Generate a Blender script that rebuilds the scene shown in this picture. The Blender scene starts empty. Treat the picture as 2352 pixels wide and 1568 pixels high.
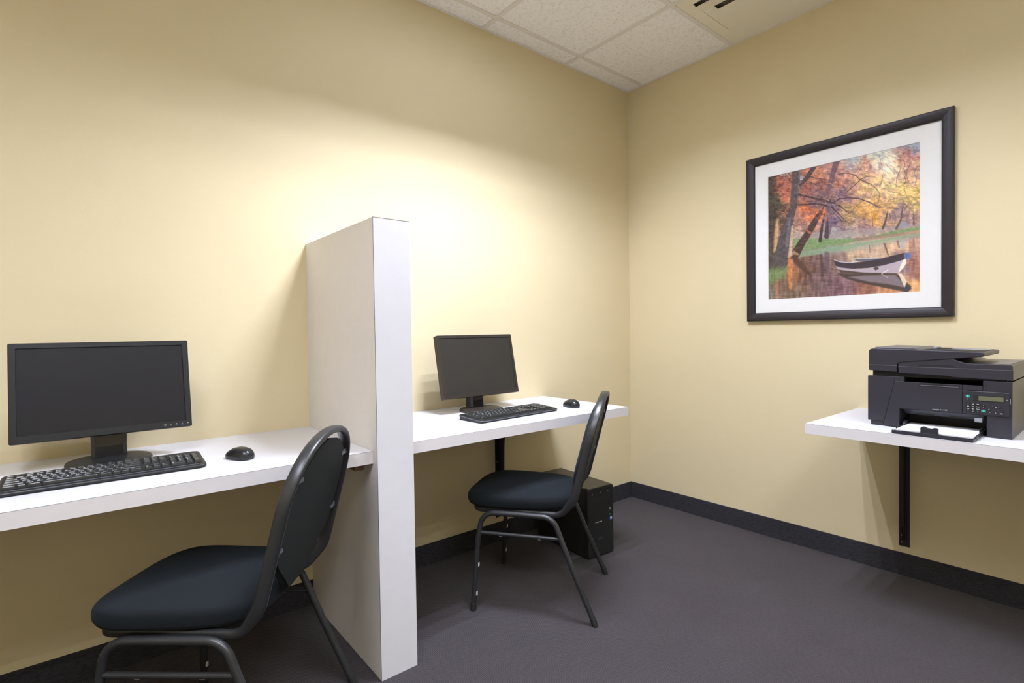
import bpy, bmesh, math, random
import numpy as np
from mathutils import Vector, Matrix
PI = math.pi
random.seed(7)
SC = bpy.context.scene
C = SC.collection
R = math.radians

# ------------------------------------------------------------------ materials
def new_mat(name):
    m = bpy.data.materials.new(name); m.use_nodes = True
    nt = m.node_tree
    return m, nt, nt.nodes['Principled BSDF']

def mat(name, col, rough=.5, metal=0., spec=.5, bump=None, coat=0., sheen=0., var=None, emit=None, sheen_col=None):
    m, nt, b = new_mat(name)
    b.inputs['Base Color'].default_value = (*col, 1)
    b.inputs['Roughness'].default_value = rough
    b.inputs['Metallic'].default_value = metal
    b.inputs['Specular IOR Level'].default_value = spec
    b.inputs['Coat Weight'].default_value = coat
    b.inputs['Sheen Weight'].default_value = sheen
    if sheen_col: b.inputs['Sheen Tint'].default_value = (*sheen_col, 1)
    if emit:
        b.inputs['Emission Color'].default_value = (*emit[0], 1); b.inputs['Emission Strength'].default_value = emit[1]
    tc = nt.nodes.new('ShaderNodeTexCoord')
    if bump:
        sc, strength, dist = bump
        n = nt.nodes.new('ShaderNodeTexNoise'); n.inputs['Scale'].default_value = sc; n.inputs['Detail'].default_value = 4
        bp = nt.nodes.new('ShaderNodeBump'); bp.inputs['Strength'].default_value = strength; bp.inputs['Distance'].default_value = dist
        nt.links.new(tc.outputs['Object'], n.inputs['Vector'])
        nt.links.new(n.outputs['Fac'], bp.inputs['Height']); nt.links.new(bp.outputs['Normal'], b.inputs['Normal'])
    if var:
        sc, amt = var
        n = nt.nodes.new('ShaderNodeTexNoise'); n.inputs['Scale'].default_value = sc; n.inputs['Detail'].default_value = 5
        r = nt.nodes.new('ShaderNodeValToRGB')
        r.color_ramp.elements[0].position = .3; r.color_ramp.elements[1].position = .7
        r.color_ramp.elements[0].color = (*[c*(1-amt) for c in col], 1)
        r.color_ramp.elements[1].color = (*[min(1, c*(1+amt)) for c in col], 1)
        nt.links.new(tc.outputs['Object'], n.inputs['Vector'])
        nt.links.new(n.outputs['Fac'], r.inputs['Fac']); nt.links.new(r.outputs['Color'], b.inputs['Base Color'])
    return m

M = {}
M['wall'] = mat('wall_paint', (.715, .617, .390), .62, spec=.3, bump=(260, .12, .002), var=(3, .012))
M['laminate'] = mat('white_laminate', (.665, .665, .695), .38, spec=.45, var=(25, .012))
M['laminate_bounce_lit'] = mat('laminate_bounce_lit', (.75, .715, .68), .45, spec=.4, var=(25, .012))  # same laminate as the partition end, bounced light put into its lighter, warmer colour
M['edge_band'] = mat('edge_band_laminate', (.66, .635, .64), .45, spec=.4)
M['seam'] = mat('laminate_seam', (.10, .095, .10), .7)
M['black_plastic'] = mat('black_plastic', (.012, .013, .015), .40, spec=.38, bump=(900, .08, .0005))
M['satin_black'] = mat('satin_black_plastic', (.012, .013, .016), .28, spec=.5)
M['screen1'] = mat('dark_screen', (.012, .012, .0135), .42, spec=.25)
M['screen2'] = mat('warm_dark_screen', (.026, .023, .018), .5, spec=.3)
M['brown_black'] = mat('brown_black_plastic', (.030, .024, .019), .45, spec=.35)
M['key'] = mat('key_plastic', (.022, .025, .027), .28, spec=.6)
M['legend'] = mat('white_print', (.80, .80, .80), .6)
M['kb_rim'] = mat('grey_rim', (.085, .095, .115), .28, spec=.6)
M['chair_metal'] = mat('black_powder_coat', (.020, .021, .023), .36, spec=.55, bump=(700, .05, .0004))
M['fabric'] = mat('black_blue_fabric', (.0105, .0130, .0150), .95, spec=.10, bump=(1400, .35, .0008), sheen=.05, sheen_col=(.6, .75, 1))
M['vinyl'] = mat('black_back_panel', (.010, .014, .016), .6, spec=.3, bump=(1200, .2, .0006))
M['rubber'] = mat('black_rubber', (.012, .012, .012), .7)
M['bumper'] = mat('pale_bumper', (.55, .56, .55), .5)
M['steel'] = mat('black_steel', (.012, .012, .014), .42, spec=.5)
M['screw'] = mat('screw_steel', (.35, .36, .38), .35, metal=.9)
M['frame'] = mat('espresso_frame', (.016, .012, .013), .5, spec=.4, bump=(120, .08, .001))
M['mat_board'] = mat('white_mat_board', (.83, .82, .79), .8, var=(40, .01))
M['printer'] = mat('printer_charcoal', (.026, .025, .034), .36, spec=.42, bump=(1500, .06, .0004))
M['printer_dark'] = mat('printer_inner_black', (.006, .006, .007), .6)
M['printer_top'] = mat('printer_top_grey', (.10, .095, .105), .34, spec=.5)
M['printer_grey'] = mat('printer_mid_grey', (.22, .23, .26), .4)
M['lcd'] = mat('olive_lcd', (.12, .125, .07), .3)
M['green'] = mat('teal_button', (.02, .30, .24), .4)
M['paper'] = mat('white_paper', (.80, .81, .86), .8)
M['tower'] = mat('tower_black', (.022, .020, .018), .35, spec=.5, bump=(900, .06, .0005))
M['tower_front'] = mat('tower_front_black', (.016, .017, .016), .30, spec=.5)
M['sticker'] = mat('blue_sticker', (.10, .16, .55), .35)
M['silver'] = mat('silver_print', (.55, .55, .55), .4)
M['amber'] = mat('amber_mark', (.65, .30, .15), .5)
M['vent'] = mat('cream_vent_paint', (.84, .79, .66), .5, spec=.35)
M['duct'] = mat('dark_duct', (.42, .37, .29), .8)
M['tbar'] = mat('ceiling_grid_paint', (.80, .77, .73), .55)
M['wood'] = mat('brown_wood_cleat', (.20, .13, .075), .6, var=(30, .15))
M['tube'] = mat('fluorescent_tube', (.85, .86, .88), .5, emit=((1, .99, .97), 6))
M['lamp'] = mat('troffer_white', (.5, .5, .5), .4)

def carpet():
    m, nt, b = new_mat('ribbed_carpet'); L = nt.links
    b.inputs['Roughness'].default_value = .95; b.inputs['Specular IOR Level'].default_value = .12
    b.inputs['Sheen Weight'].default_value = .15
    tc = nt.nodes.new('ShaderNodeTexCoord')
    mp = nt.nodes.new('ShaderNodeMapping')
    L.new(tc.outputs['Object'], mp.inputs['Vector'])
    # loops: rows run along y, each row broken into tufts
    w = nt.nodes.new('ShaderNodeTexWave'); w.wave_type = 'BANDS'; w.bands_direction = 'X'
    w.inputs['Scale'].default_value = 52; w.inputs['Distortion'].default_value = 1.2
    w.inputs['Detail'].default_value = 1; w.inputs['Detail Scale'].default_value = 3
    L.new(mp.outputs[0], w.inputs['Vector'])
    mp2 = nt.nodes.new('ShaderNodeMapping'); mp2.inputs['Scale'].default_value = (170, 80, 1)
    L.new(tc.outputs['Object'], mp2.inputs['Vector'])
    n = nt.nodes.new('ShaderNodeTexNoise'); n.inputs['Scale'].default_value = 1; n.inputs['Detail'].default_value = 2
    L.new(mp2.outputs[0], n.inputs['Vector'])
    n2 = nt.nodes.new('ShaderNodeTexNoise'); n2.inputs['Scale'].default_value = 5; n2.inputs['Detail'].default_value = 3
    L.new(tc.outputs['Object'], n2.inputs['Vector'])
    mx = nt.nodes.new('ShaderNodeMath'); mx.operation = 'MULTIPLY'
    L.new(w.outputs['Fac'], mx.inputs[0]); L.new(n.outputs['Fac'], mx.inputs[1])
    r = nt.nodes.new('ShaderNodeValToRGB')
    r.color_ramp.elements[0].position = .02; r.color_ramp.elements[1].position = .55
    r.color_ramp.elements[0].color = (.032, .027, .030, 1); r.color_ramp.elements[1].color = (.064, .055, .060, 1)
    L.new(mx.outputs[0], r.inputs['Fac'])
    mc = nt.nodes.new('ShaderNodeMixRGB'); mc.blend_type = 'MULTIPLY'; mc.inputs['Fac'].default_value = .25
    L.new(r.outputs[0], mc.inputs[1]); L.new(n2.outputs['Fac'], mc.inputs[2])
    L.new(mc.outputs[0], b.inputs['Base Color'])
    bp = nt.nodes.new('ShaderNodeBump'); bp.inputs['Strength'].default_value = .35; bp.inputs['Distance'].default_value = .002
    L.new(mx.outputs[0], bp.inputs['Height']); L.new(bp.outputs[0], b.inputs['Normal'])
    return m
M['carpet'] = carpet()

def base_mat():
    m, nt, b = new_mat('dark_carpet_base'); L = nt.links
    b.inputs['Roughness'].default_value = .85; b.inputs['Specular IOR Level'].default_value = .2
    tc = nt.nodes.new('ShaderNodeTexCoord'); mp = nt.nodes.new('ShaderNodeMapping'); mp.inputs['Scale'].default_value = (70, 70, 500)
    L.new(tc.outputs['Object'], mp.inputs['Vector'])
    n = nt.nodes.new('ShaderNodeTexNoise'); n.inputs['Scale'].default_value = 1; n.inputs['Detail'].default_value = 3
    L.new(mp.outputs[0], n.inputs['Vector'])
    r = nt.nodes.new('ShaderNodeValToRGB')
    r.color_ramp.elements[0].position = .3; r.color_ramp.elements[1].position = .75
    r.color_ramp.elements[0].color = (.020, .020, .024, 1); r.color_ramp.elements[1].color = (.050, .048, .056, 1)
    L.new(n.outputs['Fac'], r.inputs['Fac']); L.new(r.outputs[0], b.inputs['Base Color'])
    bp = nt.nodes.new('ShaderNodeBump'); bp.inputs['Strength'].default_value = .3; bp.inputs['Distance'].default_value = .001
    L.new(n.outputs['Fac'], bp.inputs['Height']); L.new(bp.outputs[0], b.inputs['Normal'])
    return m
M['base'] = base_mat()

def tile_mat():
    m, nt, b = new_mat('mineral_ceiling_tile'); L = nt.links
    b.inputs['Roughness'].default_value = .9; b.inputs['Specular IOR Level'].default_value = .15
    tc = nt.nodes.new('ShaderNodeTexCoord')
    n = nt.nodes.new('ShaderNodeTexNoise'); n.inputs['Scale'].default_value = 75; n.inputs['Detail'].default_value = 5; n.inputs['Roughness'].default_value = .65
    L.new(tc.outputs['Object'], n.inputs['Vector'])
    v = nt.nodes.new('ShaderNodeTexVoronoi'); v.inputs['Scale'].default_value = 130
    L.new(tc.outputs['Object'], v.inputs['Vector'])
    r = nt.nodes.new('ShaderNodeValToRGB')
    r.color_ramp.elements[0].position = .36; r.color_ramp.elements[1].position = .50
    r.color_ramp.elements[0].color = (.84, .82, .80, 1); r.color_ramp.elements[1].color = (.97, .96, .95, 1)
    L.new(n.outputs['Fac'], r.inputs['Fac']); L.new(r.outputs[0], b.inputs['Base Color'])
    bp = nt.nodes.new('ShaderNodeBump'); bp.inputs['Strength'].default_value = .5; bp.inputs['Distance'].default_value = .003
    L.new(n.outputs['Fac'], bp.inputs['Height']); L.new(bp.outputs[0], b.inputs['Normal'])
    return m
M['tile'] = tile_mat()

def glass_mat():
    m = bpy.data.materials.new('picture_glass'); m.use_nodes = True
    nt = m.node_tree; nt.nodes.clear(); L = nt.links
    o = nt.nodes.new('ShaderNodeOutputMaterial'); mx = nt.nodes.new('ShaderNodeMixShader')
    t = nt.nodes.new('ShaderNodeBsdfTransparent'); g = nt.nodes.new('ShaderNodeBsdfGlossy'); g.inputs['Roughness'].default_value = .02
    f = nt.nodes.new('ShaderNodeFresnel'); f.inputs['IOR'].default_value = 1.18
    L.new(f.outputs[0], mx.inputs[0]); L.new(t.outputs[0], mx.inputs[1]); L.new(g.outputs[0], mx.inputs[2]); L.new(mx.outputs[0], o.inputs['Surface'])
    return m
M['glass'] = glass_mat()

# ------------------------------------------------------------------ helpers
def obj(name, bm, m, parent=None, smooth=False, loc=None, rot=None, bevel=None, auto=None):
    me = bpy.data.meshes.new(name)
    bmesh.ops.recalc_face_normals(bm, faces=bm.faces)
    if smooth:
        for f in bm.faces: f.smooth = len(f.verts) <= 4
    bm.to_mesh(me); bm.free()
    for x in (m if isinstance(m, (list, tuple)) else [m]): me.materials.append(x)
    o = bpy.data.objects.new(name, me); C.objects.link(o)
    if parent: o.parent = parent
    if loc: o.location = loc
    if rot: o.rotation_euler = rot
    if bevel:
        b = o.modifiers.new('bevel', 'BEVEL'); b.width = bevel; b.segments = 2; b.limit_method = 'ANGLE'; b.angle_limit = R(35)
        b.harden_normals = False
    return o

def struct(o): o['kind'] = 'structure'; return o

def thing(name, label, cat, loc=(0, 0, 0), rotz=0, group=None):
    o = bpy.data.objects.new(name, None); C.objects.link(o); o.empty_display_size = .05
    o.location = loc; o.rotation_euler = (0, 0, rotz); o['label'] = label; o['category'] = cat
    if group: o['group'] = group
    return o

def tag(o, label, cat, group=None):
    o['label'] = label; o['category'] = cat
    if group: o['group'] = group
    return o

def NB(): return bmesh.new()

def box(bm, lo, hi, mi=0, skip=()):
    x0, y0, z0 = lo; x1, y1, z1 = hi
    v = [bm.verts.new(p) for p in ((x0, y0, z0), (x1, y0, z0), (x1, y1, z0), (x0, y1, z0), (x0, y0, z1), (x1, y0, z1), (x1, y1, z1), (x0, y1, z1))]
    for i in ((0, 3, 2, 1), (4, 5, 6, 7), (0, 1, 5, 4), (1, 2, 6, 5), (2, 3, 7, 6), (3, 0, 4, 7)):
        f = bm.faces.new([v[j] for j in i]); f.material_index = mi
    return v

def B(lo, hi):
    bm = NB(); box(bm, lo, hi); return bm

def loft(bm, rings, caps=True, closed=True, mi=0):
    vr = [[bm.verts.new(p) for p in r] for r in rings]
    n = len(vr[0])
    for a, b in zip(vr[:-1], vr[1:]):
        for i in range(n if closed else n-1):
            j = (i+1) % n
            f = bm.faces.new((a[i], a[j], b[j], b[i])); f.material_index = mi
    if caps:
        f = bm.faces.new(vr[0][::-1]); f.material_index = mi
        f = bm.faces.new(vr[-1]); f.material_index = mi
    return vr

def prism(bm, poly, y0, y1, mi=0):
    """polygon given in (x, z), extruded along y"""
    return loft(bm, [[(p[0], y0, p[1]) for p in poly], [(p[0], y1, p[1]) for p in poly]], mi=mi)

def fillet(pts, rad, seg=8):
    pts = [Vector(p) for p in pts]
    if not isinstance(rad, (list, tuple)): rad = [rad]*len(pts)
    out = [pts[0]]
    for i in range(1, len(pts)-1):
        p = pts[i]; a = (pts[i-1]-p); b = (pts[i+1]-p)
        ang = a.angle(b); r = rad[i]
        if r <= 0 or abs(ang-PI) < .01: out.append(p); continue
        t = min(r/math.tan(ang/2), a.length*.49, b.length*.49)
        rr = t*math.tan(ang/2)
        A = p+a.normalized()*t; Bp = p+b.normalized()*t
        c = p+(a.normalized()+b.normalized()).normalized()*(rr/math.sin(ang/2))
        va = A-c; vb = Bp-c
        for k in range(seg+1):
            f = k/seg
            th = va.angle(vb)
            out.append(c+(va*math.sin((1-f)*th)+vb*math.sin(f*th))/math.sin(th))
    out.append(pts[-1])
    return out

def sweep(bm, path, ra, rb=None, up=Vector((1, 0, 0)), n=14, caps=True, expo=2.0):
    """tube along path; ra = half size along 'up'-ish axis, rb = half size along the other"""
    rb = rb or ra
    path = [Vector(p) for p in path]; rings = []
    if caps:      # a tight ring at each end keeps the end face from bending the shading of the side
        e0 = (path[1]-path[0]); e1 = (path[-2]-path[-1])
        path = [path[0], path[0]+e0.normalized()*min(.0004, e0.length*.2)]+path[1:-1]+[path[-1]+e1.normalized()*min(.0004, e1.length*.2), path[-1]]
    u = up.copy()
    for i, p in enumerate(path):
        t = (path[min(i+1, len(path)-1)]-path[max(i-1, 0)]).normalized()
        u = (u-t*u.dot(t)).normalized()
        w = t.cross(u)
        ring = []
        for k in range(n):
            a = 2*PI*k/n; ca, sa = math.cos(a), math.sin(a)
            ca = math.copysign(abs(ca)**(2/expo), ca); sa = math.copysign(abs(sa)**(2/expo), sa)
            ring.append(p+u*ra*ca+w*rb*sa)
        rings.append(ring)
    loft(bm, rings, caps)

def lathe(bm, prof, n=40, sx=1, sy=1, mi=0, c=(0, 0)):
    rings = [[(c[0]+r*sx*math.cos(2*PI*k/n), c[1]+r*sy*math.sin(2*PI*k/n), z) for k in range(n)] for r, z in prof]
    loft(bm, rings, mi=mi)

def cyl(bm, a, b, r, n=14):
    a = Vector(a); b = Vector(b)
    up = Vector((1, 0, 0)) if abs((b-a).normalized().x) < .9 else Vector((0, 1, 0))
    sweep(bm, [a, b], r, up=up, n=n)

GL = {}
def glyph(s, size, align='LEFT'):
    """flat text as (verts, faces) in the xy plane"""
    k = (s, size, align)
    if k not in GL:
        cu = bpy.data.curves.new('t', 'FONT'); cu.body = s; cu.size = size; cu.resolution_u = 2
        cu.align_x = align; cu.align_y = 'CENTER'
        o = bpy.data.objects.new('t', cu); C.objects.link(o)
        bpy.context.view_layer.update()
        ev = o.evaluated_get(bpy.context.evaluated_depsgraph_get()); me = ev.to_mesh()
        GL[k] = ([tuple(v.co) for v in me.vertices], [tuple(p.vertices) for p in me.polygons])
        ev.to_mesh_clear(); bpy.data.objects.remove(o); bpy.data.curves.remove(cu)
    return GL[k]

def put_text(bm, s, size, fn, mi=0, align='LEFT'):
    vs, fs = glyph(s, size, align)
    bv = [bm.verts.new(fn(v[0], v[1])) for v in vs]
    for f in fs:
        try:
            q = bm.faces.new([bv[i] for i in f]); q.material_index = mi
        except ValueError: pass

# ------------------------------------------------------------------ the room
H = 2.7208
XL, YN = -4.35, -3.70          # far ends of the room behind / beside the camera
def slab(name, lo, hi, m):
    return struct(obj(name, B(lo, hi), m))
slab('floor', (XL-.1, YN-.1, -.08), (.1, .1, 0), M['carpet'])
slab('wall_left', (XL-.1, 0, 0), (0, .1, H+.2), M['wall'])
slab('wall_right', (0, YN-.1, 0), (.1, .1, H+.2), M['wall'])
slab('wall_back', (XL, YN-.1, 0), (0, YN, H+.2), M['wall'])
slab('wall_front', (XL-.1, YN-.1, 0), (XL, 0, H+.2), M['wall'])

GX0, GY0, T = -.590, -.121, .6096
# ceiling tiles with an opening where the vent sits and where the lights sit
VX = (GX0, -.006); VY = (GY0-2*T, GY0-T)
LIGHTS = [(GX0-2*T, GX0-T, GY0-2*T, GY0-T), (GX0-T, GX0, GY0-5*T, GY0-3*T), (GX0-5*T, GX0-4*T, GY0-4*T, GY0-2*T), (GX0-4*T, GX0-2*T, GY0-5*T, GY0-4*T)]
xs = sorted({XL, 0, *[GX0-k*T for k in range(7) if GX0-k*T > XL]})
ys = sorted({YN, 0, *[GY0-k*T for k in range(7) if GY0-k*T > YN]})
bm = NB()
for x0, x1 in zip(xs[:-1], xs[1:]):
    for y0, y1 in zip(ys[:-1], ys[1:]):
        cx, cy = (x0+x1)/2, (y0+y1)/2
        if x1 > -.01 and VY[0] < cy < VY[1]: continue
        if any(a < cx < b and c < cy < d for a, b, c, d in LIGHTS): continue
        box(bm, (x0, y0, H+.004), (x1, y1, H+.02))
struct(obj('ceiling', bm, M['tile']))
slab('ceiling_deck', (XL-.1, YN-.1, H+.2), (.1, .1, H+.28), M['rubber'])
bm = NB(); tw = .0125
for x in xs[1:-1]: box(bm, (x-tw, YN, H), (x+tw, 0, H+.0038))
for y in ys[1:-1]: 
    # cross tees butt against the main tees
    for x0, x1 in zip(xs[:-1], xs[1:]): box(bm, (x0+(tw if x0 > XL else 0), y-tw, H), (x1-(tw if x1 < 0 else 0), y+tw, H+.0038))
struct(obj('trim_1', bm, M['tbar']))          # the suspended grid
bm = NB()
box(bm, (XL, -.010, H-.001), (0, 0, H+.003)); box(bm, (-.010, YN, H-.001), (0, -.010, H+.003))
struct(obj('trim_2', bm, M['tbar']))          # wall angle
DX0, DX1, DY, DZ = -2.1375, -2.0063, -.6519, 1.5071
bm = NB()
for a, b in ((XL, DX0), (DX1, 0)): box(bm, (a, -.0085, 0), (b, 0, .1019))
struct(obj('baseboard_left', bm, M['base'], bevel=.0015))
struct(obj('baseboard_right', B((-.0085, YN, 0), (0, -.0085, .1019)), M['base'], bevel=.0015))
struct(obj('baseboard_front', B((XL, YN, 0), (XL+.0085, -.0085, .1019)), M['base'], bevel=.0015))
struct(obj('baseboard_back', B((XL+.0085, YN, 0), (-.0085, YN+.0085, .1019)), M['base'], bevel=.0015))

# ------------------------------------------------------------------ partition
t = thing('desk_partition', 'tall white laminate partition standing between the two wall desks', 'partition', ((DX0+DX1)/2, DY/2, 0))
hx = (DX1-DX0)/2; hy = -DY/2
obj('side_panel', B((-hx, -hy+.001, 0), (-hx+.019, hy, DZ-.001)), M['laminate_bounce_lit'], t, bevel=.0006)
obj('side_panel', B((hx-.019, -hy+.001, 0), (hx, hy, DZ-.001)), M['laminate_bounce_lit'], t, bevel=.0006)
obj('end_panel', B((-hx+.0192, -hy+.0002, 0), (hx-.0002, -hy+.019, DZ-.0008)), M['laminate'], t, bevel=.0006)
e = obj('end_facing', B((-hx+.0006, -hy-.0012, 0), (hx-.0004, -hy+.0002, DZ)), M['laminate'], t)
obj('cap', B((-hx, -hy+.0004, DZ-.001), (hx, hy, DZ+.0005)), M['laminate_bounce_lit'], t)
bm = NB()
box(bm, (-hx-.0006, -hy-.0012, 0), (-hx+.0006, -hy+.0002, DZ+.0006))
box(bm, (-hx, -hy-.0016, DZ-.0002), (hx, -hy-.0002, DZ+.0010))
obj('seam', bm, M['seam'], t)

# ------------------------------------------------------------------ wall desks and shelf
TT = .0406
def worktop(t, w, d, z, ends=(0, 1)):
    """local: x 0..w along the wall, y 0 (wall) .. -d"""
    obj('worktop', B((0, -d+.0016, z-TT), (w, 0, z)), M['laminate'], t, bevel=.0008)
    obj('edge_band', B((0, -d, z-TT), (w, -d+.0016, z-.0009)), M['edge_band'], t)
    obj('seam', B((0, -d+.0001, z-.0009), (w, -d+.0012, z-.0001)), M['seam'], t)

def bracket(t, x, ztop, zbot, depth=.40, w=.040, flare=.155):
    """black steel shelf bracket: wall leg, arm, curved web"""
    bm = NB()
    box(bm, (x-w/2, -.004, zbot), (x+w/2, -.0003, ztop))
    box(bm, (x-w/2, -depth, ztop-.004), (x+w/2, -.004, ztop-.0003))
    poly = [(-.004, zbot+.03), (-.010, zbot+.03), (-.046, zbot+.10), (-.054, ztop-.20)]
    for k in range(11):
        a = k/10*PI/2
        poly.append((-.056-(depth-.08)*(1-math.cos(a)), ztop-.010-flare+flare*math.sin(a)))
    poly += [(-depth+.01, ztop-.004), (-.004, ztop-.004)]
    loft(bm, [[(x-.004, p[0], p[1]) for p in poly], [(x+.004, p[0], p[1]) for p in poly]])
    o = obj('bracket', bm, M['steel'], t, bevel=.0006)
    for zz in (zbot+.018, zbot+.30, zbot+.05):
        b2 = NB(); cyl(b2, (x-.009, -.004, zz), (x-.009, -.0065, zz), .0035, 10)
        obj('screw', b2, M['screw'], o, smooth=True)
    return o

D1Z = .7485
t = thing('wall_desk', 'long white wall-mounted desktop left of the partition, nearest the viewer', 'desk', (XL+.0, 0, 0), 0, 'white wall-mounted worktops')
worktop(t, DX0-XL-.0005, .6200, D1Z)
bracket(t, .55, D1Z-TT, .13)
cl = NB(); L1 = DX0-XL-.0008
box(cl, (L1-.030, -.545, D1Z-TT-.036), (L1, -.004, D1Z-TT-.0003))
obj('support_cleat', cl, M['wood'], t, bevel=.001)
cl = NB(); prism(cl, [(L1-.085, D1Z-TT-.0003), (L1-.030, D1Z-TT-.0003), (L1-.030, D1Z-TT-.036)], -.300, -.285)
obj('cleat_gusset', cl, M['wood'], t)

D2Z = .7551
t = thing('wall_desk', 'short white wall-mounted desktop between the partition and the room corner', 'desk', (DX1, 0, 0), 0, 'white wall-mounted worktops')
worktop(t, -.8020-DX1-.0005, .6134, D2Z)
bracket(t, -1.142-DX1, D2Z-TT, .13)

SZ = .7439
t = thing('printer_shelf', 'white wall shelf on a black bracket holding the printer, below the picture', 'shelf', (0, -1.3482, 0), -PI/2, 'white wall-mounted worktops')
worktop(t, 1.75, .6072, SZ)
bracket(t, .185, SZ-TT, .133, flare=.07)
bracket(t, 1.30, SZ-TT, .133)

# ------------------------------------------------------------------ monitors
def rounded_rect(w, h, r, seg=4):
    pts = []
    for cx, cy, a0 in ((w/2-r, h/2-r, 0), (-w/2+r, h/2-r, 90), (-w/2+r, -h/2+r, 180), (w/2-r, -h/2+r, 270)):
        for k in range(seg+1):
            a = R(a0+90*k/seg); pts.append((cx+r*math.cos(a), cy+r*math.sin(a)))
    return pts

def monitor(label, loc, base_r, z_desk, panel_c, w, h, tilt, bez, mats, neck_w, depth, base_sq, group):
    """loc = world of the base centre; panel_c = (dx, dy, z) of the front face centre relative to it"""
    house, scr, bas = mats
    t = thing('computer_monitor', label, 'monitor', loc, 0, group)
    P = bpy.data.objects.new('p', None)
    Mx = Matrix.Translation(Vector(panel_c)) @ Matrix.Rotation(-tilt, 4, 'X')
    def addp(name, bm, m, par=t, **k):
        bmesh.ops.transform(bm, matrix=Mx, verts=bm.verts)
        return obj(name, bm, m, par, **k)
    # housing: front frame ring + back shell (front face toward -y)
    bm = NB()
    bl, bt, bb = bez
    def ring(ww, hh, y, r, dx=0, dz=0): return [(p[0]+dx, y, p[1]+dz) for p in rounded_rect(ww, hh, r)]
    iw, ih = w-2*bl, h-bt-bb; dz = (bb-bt)/2
    loft(bm, [ring(iw, ih, .0045, .001, 0, dz), ring(iw, ih, .0008, .001, 0, dz), ring(iw+.001, ih+.001, 0, .0015, 0, dz), ring(w-.003, h-.003, 0, .003),
              ring(w, h, .0015, .004), ring(w, h, depth*.55, .004), ring(w-.02, h-.02, depth*.8, .01), ring(w*.62, h*.62, depth, .02)], caps=False)
    bm.faces.new([v for v in bm.verts if abs(v.co.y-depth) < 1e-6])
    hz = addp('screen_housing', bm, house)
    bm = NB(); box(bm, (-iw/2-.0005, .0030, -ih/2+dz-.0005), (iw/2+.0005, .0044, ih/2+dz+.0005))
    addp('screen', bm, scr)
    # neck: tapered column from the base up to the back of the panel
    zt = panel_c[2]-h/2+.03; yb = panel_c[1]
    bm = NB()
    nw = neck_w/2
    def nring(hw, y0, y1, z, ch=.010):
        return [(-hw+ch, y0, z), (hw-ch, y0, z), (hw, y0+ch, z), (hw, y1, z), (-hw, y1, z), (-hw, y0+ch, z)]
    y0 = yb+.020
    loft(bm, [nring(nw*.98, y0-.014, y0+.040, .012), nring(nw*.95, y0-.012, y0+.036, .05), nring(nw, y0-.006, y0+.036, zt-.02), nring(nw*1.15, y0+.016, y0+.044, zt+.04)])
    obj('neck', bm, M['satin_black'], t, bevel=.001)
    bm = NB()
    n = 56; rings = []
    for s, z in ((.96, .0004), (1, .003), (1, .0085), (.975, .0125), (.93, .0140), (.5, .0165), (.05, .0175)):
        rg = []
        for k in range(n):
            a = 2*PI*k/n; ca, sa = math.cos(a), math.sin(a)
            ex = base_sq
            rg.append((base_r[0]*s*math.copysign(abs(ca)**(2/ex), ca), base_r[1]*s*math.copysign(abs(sa)**(2/ex), sa), z))
        rings.append(rg)
    loft(bm, rings)
    obj('base', bm, bas, t, smooth=True)
    return t, addp

m1, addp = monitor('black widescreen monitor on the desk left of the partition, buttons along its lower bezel', (-2.808, -.204, D1Z), (.108, .098), D1Z,
    (-.003, .007, .979-D1Z), .440, .288, .205, (.0165, .0155, .0215), (M['black_plastic'], M['screen1'], M['black_plastic']), .092, .050, 2.2, 'desktop monitors')
for k in range(5):
    bm = NB(); x = .146+k*.0155
    box(bm, (x-.0035, -.0006, -.1368), (x+.0035, .0002, -.1350)); addp('button', bm, M['kb_rim'])
    bm = NB(); cx = x
    if k == 0: put_text(bm, 'MENU', .0030, lambda a, b: (cx+a, -.0005, -.1325+b), align='CENTER')
    elif k == 4:
        for j in range(12):
            a0, a1 = 2*PI*j/12, 2*PI*(j+1)/12
            v = [bm.verts.new((cx+r*math.cos(a), -.0005, -.132+r*math.sin(a))) for r, a in ((.0012, a0), (.0018, a0), (.0018, a1), (.0012, a1))]; bm.faces.new(v)
    else:
        box(bm, (cx-.0020, -.0006, -.1326), (cx+.0020, -.0004, -.1320))
        if k == 2: box(bm, (cx-.0003, -.0006, -.1340), (cx+.0003, -.0004, -.1306))
    addp('button_mark', bm, M['legend'])

m2, addp2 = monitor('brownish black monitor on the desk right of the partition, warm grey blank screen', (-1.392, -.200, D2Z), (.104, .094), D2Z,
    (.006, .016, .974-D2Z), .440, .297, .203, (.0135, .0135, .0190), (M['brown_black'], M['screen2'], M['brown_black']), .082, .058, 2.3, 'desktop monitors')

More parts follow.
